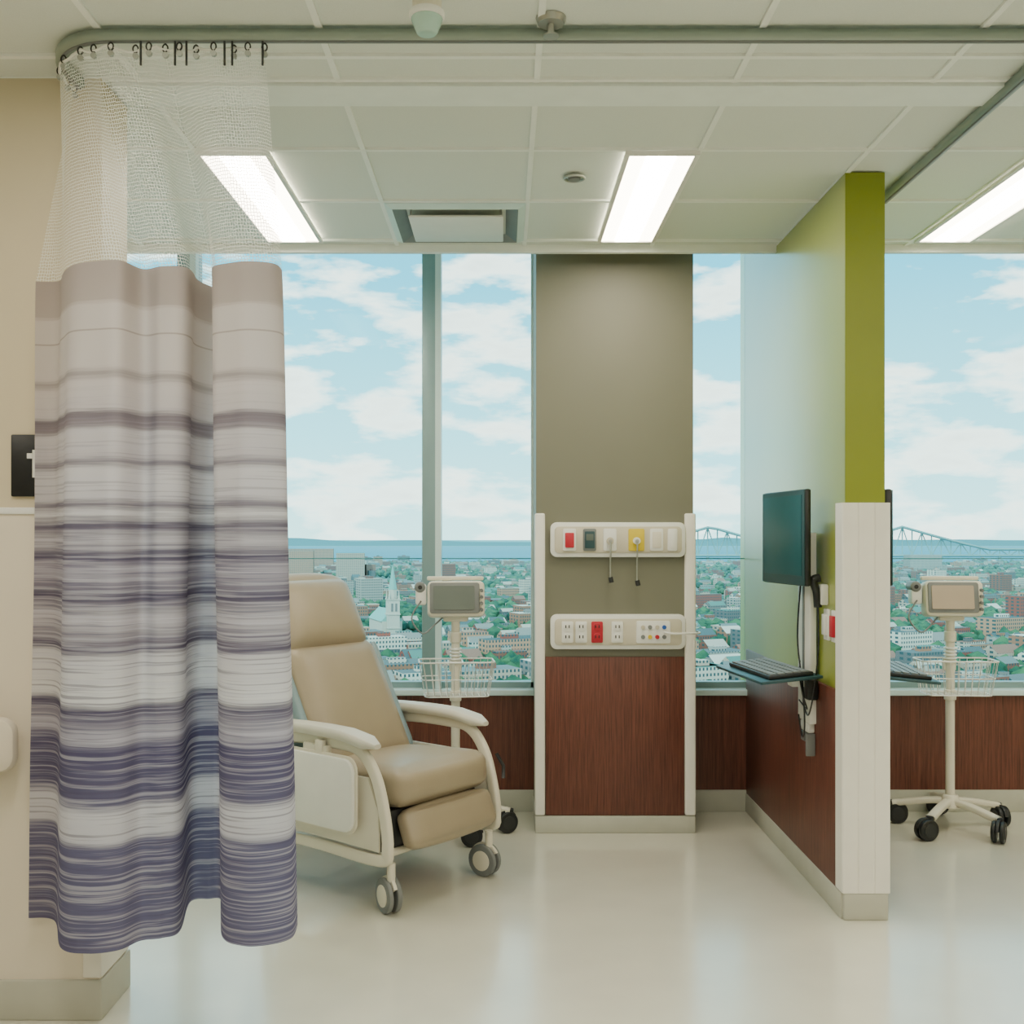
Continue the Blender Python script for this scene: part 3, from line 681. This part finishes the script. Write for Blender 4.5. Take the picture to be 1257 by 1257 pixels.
for i in range(N+1):
    x=-16000+32000*i/N
    hgt=40+50*(0.5+0.5*math.sin(i*0.21))*(0.6+0.4*math.sin(i*0.77))
    if x>2500: hgt+=20
    vs+= [(x,11500,GZ),(x,12500,GZ+hgt),(x,14000,GZ)]
for i in range(N):
    a=i*3; fs+=[(a,a+3,a+4,a+1),(a+1,a+4,a+5,a+2)]
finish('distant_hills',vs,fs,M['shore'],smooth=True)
city=empty('city_district')
V=[];F=[];C=[]
def addbox(cx,cy,z0,wx,wy,h,ang,col,roof=False):
    b0=len(V); ca,sa=math.cos(ang),math.sin(ang)
    for z in (z0,z0+h):
        for sx,sy in ((-1,-1),(1,-1),(1,1),(-1,1)):
            x=sx*wx/2;y=sy*wy/2; V.append((cx+x*ca-y*sa,cy+x*sa+y*ca,z))
    fl=[(b0,b0+1,b0+5,b0+4),(b0+1,b0+2,b0+6,b0+5),(b0+2,b0+3,b0+7,b0+6),(b0+3,b0,b0+4,b0+7)]
    if roof:
        k=len(V); rh=min(wx,wy)*0.35
        V.append((cx-(wx*0.5)*ca,cy-(wx*0.5)*sa,z0+h+rh)); V.append((cx+(wx*0.5)*ca,cy+(wx*0.5)*sa,z0+h+rh))
        fl+=[(b0+4,b0+5,k+1,k),(b0+6,b0+7,k,k+1),(b0+5,b0+6,k+1),(b0+7,b0+4,k)]
    else: fl.append((b0+4,b0+5,b0+6,b0+7))
    rc=random.choice(roofs)
    for q,f in enumerate(fl): F.append(f); C.append(rc if (q>=4 and len(f)==4) else col)
pal=[(196,172,152),(212,198,182),(150,92,76),(172,118,92),(176,170,160),(226,216,200),(138,132,128),(200,148,118),(110,108,108),(160,84,70)]
roofs=[(104,112,112),(140,136,130),(84,98,100),(186,174,160),(120,126,124),(206,196,182),(150,108,92),(92,128,118)]
ANG=math.radians(24)
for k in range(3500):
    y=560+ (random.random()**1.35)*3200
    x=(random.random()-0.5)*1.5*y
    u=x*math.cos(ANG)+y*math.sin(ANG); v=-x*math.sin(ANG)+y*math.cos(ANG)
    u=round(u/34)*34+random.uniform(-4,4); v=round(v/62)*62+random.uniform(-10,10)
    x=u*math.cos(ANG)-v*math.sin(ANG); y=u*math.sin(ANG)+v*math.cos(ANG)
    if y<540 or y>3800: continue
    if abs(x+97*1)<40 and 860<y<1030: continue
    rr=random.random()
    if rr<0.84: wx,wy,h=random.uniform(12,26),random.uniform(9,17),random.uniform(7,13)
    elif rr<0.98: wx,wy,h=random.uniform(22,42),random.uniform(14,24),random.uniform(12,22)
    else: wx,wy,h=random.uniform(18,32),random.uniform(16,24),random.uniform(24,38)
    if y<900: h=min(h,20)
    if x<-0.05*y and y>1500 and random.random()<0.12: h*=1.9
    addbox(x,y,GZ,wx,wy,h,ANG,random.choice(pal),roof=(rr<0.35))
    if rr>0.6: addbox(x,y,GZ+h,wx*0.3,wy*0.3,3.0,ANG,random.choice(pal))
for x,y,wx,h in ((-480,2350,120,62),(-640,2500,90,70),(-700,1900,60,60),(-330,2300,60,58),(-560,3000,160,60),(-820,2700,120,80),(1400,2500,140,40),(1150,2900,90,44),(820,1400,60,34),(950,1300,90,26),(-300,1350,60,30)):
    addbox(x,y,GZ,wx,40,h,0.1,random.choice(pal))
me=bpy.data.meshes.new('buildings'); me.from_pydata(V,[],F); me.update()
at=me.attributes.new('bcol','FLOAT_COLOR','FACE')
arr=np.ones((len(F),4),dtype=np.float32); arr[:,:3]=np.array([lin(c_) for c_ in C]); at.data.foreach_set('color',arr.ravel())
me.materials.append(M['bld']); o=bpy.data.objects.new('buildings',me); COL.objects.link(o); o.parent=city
bm=bmesh.new(); bmesh.ops.create_icosphere(bm,subdivisions=1,radius=1.0); iv=np.array([v.co[:] for v in bm.verts]); jf=np.array([[v.index for v in f.verts] for f in bm.faces]); bm.free()
allv=[];allf=[];off=0
for k in range(24000):
    y=520+(random.random()**1.25)*3250; x=(random.random()-0.5)*1.5*y
    if math.sin(x*0.011+1.3)+math.sin(y*0.013)+math.sin((x+y)*0.006)+random.uniform(-1.4,1.4)<-0.3: continue
    if abs(x+97)<22 and 880<y<1020: continue
    s=random.uniform(4,8.5)
    vv=iv*np.array([s,s,s*0.95])*(1+0.3*(np.random.rand(len(iv),1)-0.5))+np.array([x,y,GZ+s*0.9])
    allv.append(vv); allf.append(jf+off); off+=len(iv)
vv=np.concatenate(allv); ff=np.concatenate(allf)
me=bpy.data.meshes.new('trees'); me.from_pydata(vv.tolist(),[],ff.tolist()); me.update(); me.materials.append(M['tree'])
o=bpy.data.objects.new('trees',me); COL.objects.link(o); o.parent=city
# church
e=empty('church',(-97,930,GZ),math.radians(20)); e.parent=city
def chbox(n_,x0,x1,y0,y1,z0,z1): box(n_,x0,x1,y0,y1,z0,z1,M['church'],e)
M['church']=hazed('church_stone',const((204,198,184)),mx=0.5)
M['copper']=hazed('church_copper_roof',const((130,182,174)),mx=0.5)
chbox('nave',-9,9,0,50,0,18)
finish('nave_roof',[(-10,0,18),(10,0,18),(0,0,28),(-10,50,18),(10,50,18),(0,50,28)],[(0,1,2),(3,5,4),(0,2,5,3),(1,4,5,2)],M['copper'],e)
chbox('tower',-5,5,-7,3,0,38)
for z in (12,24,37): chbox('tower_cornice',-5.6,5.6,-7.6,3.6,z,z+1)
for x in(-2.6,1.0): box('belfry_opening',x,x+1.7,-7.3,-6.8,27,34,M['gray'],e)
cyl('lantern',(0,-2,38),(0,-2,46),3.6,M['church'],e,n=8); cyl('spire',(0,-2,46),(0,-2,68),3.9,M['copper'],e,r2=0.15,n=8)
for sx in(-1,1):
    for sy in(-1,1): cyl('pinnacle',(sx*4.4,-2+sy*4.4,38),(sx*4.4,-2+sy*4.4,46),0.9,M['church'],e,r2=0.1,n=6)
# cantilever bridge over the river
e=empty('steel_truss_bridge')
def bridge(x0,x1,yb):
    n=72; dz=GZ+24; top=[];bot=[]
    p1=(775-x0)/(x1-x0); p2=(1495-x0)/(x1-x0)
    for i in range(n+1):
        t=i/n; x=x0+(x1-x0)*t
        hh=24
        for pk in (p1,p2):
            d=abs(t-pk); hh=max(hh,24+84*max(0,1-d/0.125)**1.15)
        if p1<t<p2: hh=max(hh,48)
        top.append(Vector((x,yb,dz+hh))); bot.append(Vector((x,yb,dz)))
    tube('top_chord',top,5,M['steel'],e,n=4); tube('deck',bot,5,M['steel'],e,n=4)
    for i in range(n+1):
        tube('post',[bot[i],top[i]],2.4,M['steel'],e,n=4)
        if i<n: tube('diagonal',[bot[i],top[i+1]] if i%2 else [top[i],bot[i+1]],2.2,M['steel'],e,n=4)
        if i%6==0 : tube('pier',[bot[i],Vector((bot[i].x,bot[i].y,GZ))],6,M['steel'],e,n=6)
bridge(330,2950,3960)

# ------------------------------------------------------------------ world sky
wd=bpy.data.worlds.new('sky'); scene.world=wd; wd.use_nodes=True; nt=wd.node_tree; nt.nodes.clear()
out=nt.nodes.new('ShaderNodeOutputWorld'); bg=nt.nodes.new('ShaderNodeBackground')
tc=nt.nodes.new('ShaderNodeTexCoord'); sp=nt.nodes.new('ShaderNodeSeparateXYZ'); nt.links.new(tc.outputs['Generated'],sp.inputs[0])
r=nt.nodes.new('ShaderNodeValToRGB'); nt.links.new(sp.outputs['Z'],r.inputs['Fac'])
r.color_ramp.elements[0].position=0.0; r.color_ramp.elements[0].color=(0.80,1.02,0.96,1)
r.color_ramp.elements[1].position=0.5; r.color_ramp.elements[1].color=(0.07,0.42,0.60,1)
el=r.color_ramp.elements.new(0.09); el.color=(0.44,0.86,0.92,1)
el=r.color_ramp.elements.new(0.24); el.color=(0.12,0.58,0.76,1)
mp=nt.nodes.new('ShaderNodeMapping'); mp.inputs['Scale'].default_value=(1,1,3.0); mp.inputs['Location'].default_value=(0.9,0.2,0.4); nt.links.new(tc.outputs['Generated'],mp.inputs['Vector'])
n=nt.nodes.new('ShaderNodeTexNoise'); n.inputs['Scale'].default_value=9.5; n.inputs['Detail'].default_value=9; n.inputs['Roughness'].default_value=0.54; nt.links.new(mp.outputs['Vector'],n.inputs['Vector'])
# more cloud cover toward the horizon
hz=nt.nodes.new('ShaderNodeMapRange'); hz.inputs[1].default_value=0.0; hz.inputs[2].default_value=0.25; hz.inputs[3].default_value=0.035; hz.inputs[4].default_value=0.0
nt.links.new(sp.outputs['Z'],hz.inputs[0])
ad=nt.nodes.new('ShaderNodeMath'); ad.operation='ADD'; nt.links.new(n.outputs['Fac'],ad.inputs[0]); nt.links.new(hz.outputs[0],ad.inputs[1])
cr=nt.nodes.new('ShaderNodeValToRGB'); cr.color_ramp.elements[0].position=0.49; cr.color_ramp.elements[0].color=(0,0,0,1); cr.color_ramp.elements[1].position=0.59; cr.color_ramp.elements[1].color=(1,1,1,1)
nt.links.new(ad.outputs[0],cr.inputs['Fac'])
cs=nt.nodes.new('ShaderNodeValToRGB'); cs.color_ramp.elements[0].position=0.52; cs.color_ramp.elements[0].color=(1.5,1.30,1.14,1); cs.color_ramp.elements[1].position=0.76; cs.color_ramp.elements[1].color=(1.08,0.93,0.82,1)
nt.links.new(n.outputs['Fac'],cs.inputs['Fac'])
mix=nt.nodes.new('ShaderNodeMix'); mix.data_type='RGBA'; nt.links.new(cr.outputs['Color'],mix.inputs['Factor']); nt.links.new(r.outputs['Color'],mix.inputs['A']); nt.links.new(cs.outputs['Color'],mix.inputs['B'])
nt.links.new(mix.outputs['Result'],bg.inputs['Color']); bg.inputs['Strength'].default_value=2.8
nt.links.new(bg.outputs[0],out.inputs['Surface'])
sd=bpy.data.lights.new('sun','SUN'); sd.energy=3.2; sd.color=(1.0,0.90,0.76); sd.angle=math.radians(1)
so=bpy.data.objects.new('sun',sd); COL.objects.link(so); so.rotation_euler=Euler((math.radians(48),0,math.radians(-25)))

# ------------------------------------------------------------------ camera
cd=bpy.data.cameras.new('camera'); co=bpy.data.objects.new('camera',cd); COL.objects.link(co)
co.location=(0,0,1.40); co.rotation_euler=(math.radians(90),0,0)
cd.sensor_width=36; cd.sensor_fit='HORIZONTAL'; cd.lens=36*1300/1257
cd.shift_x=(628.5-617)/1257; cd.shift_y=(660-628.5)/1257
cd.clip_start=0.05; cd.clip_end=60000
scene.camera=co
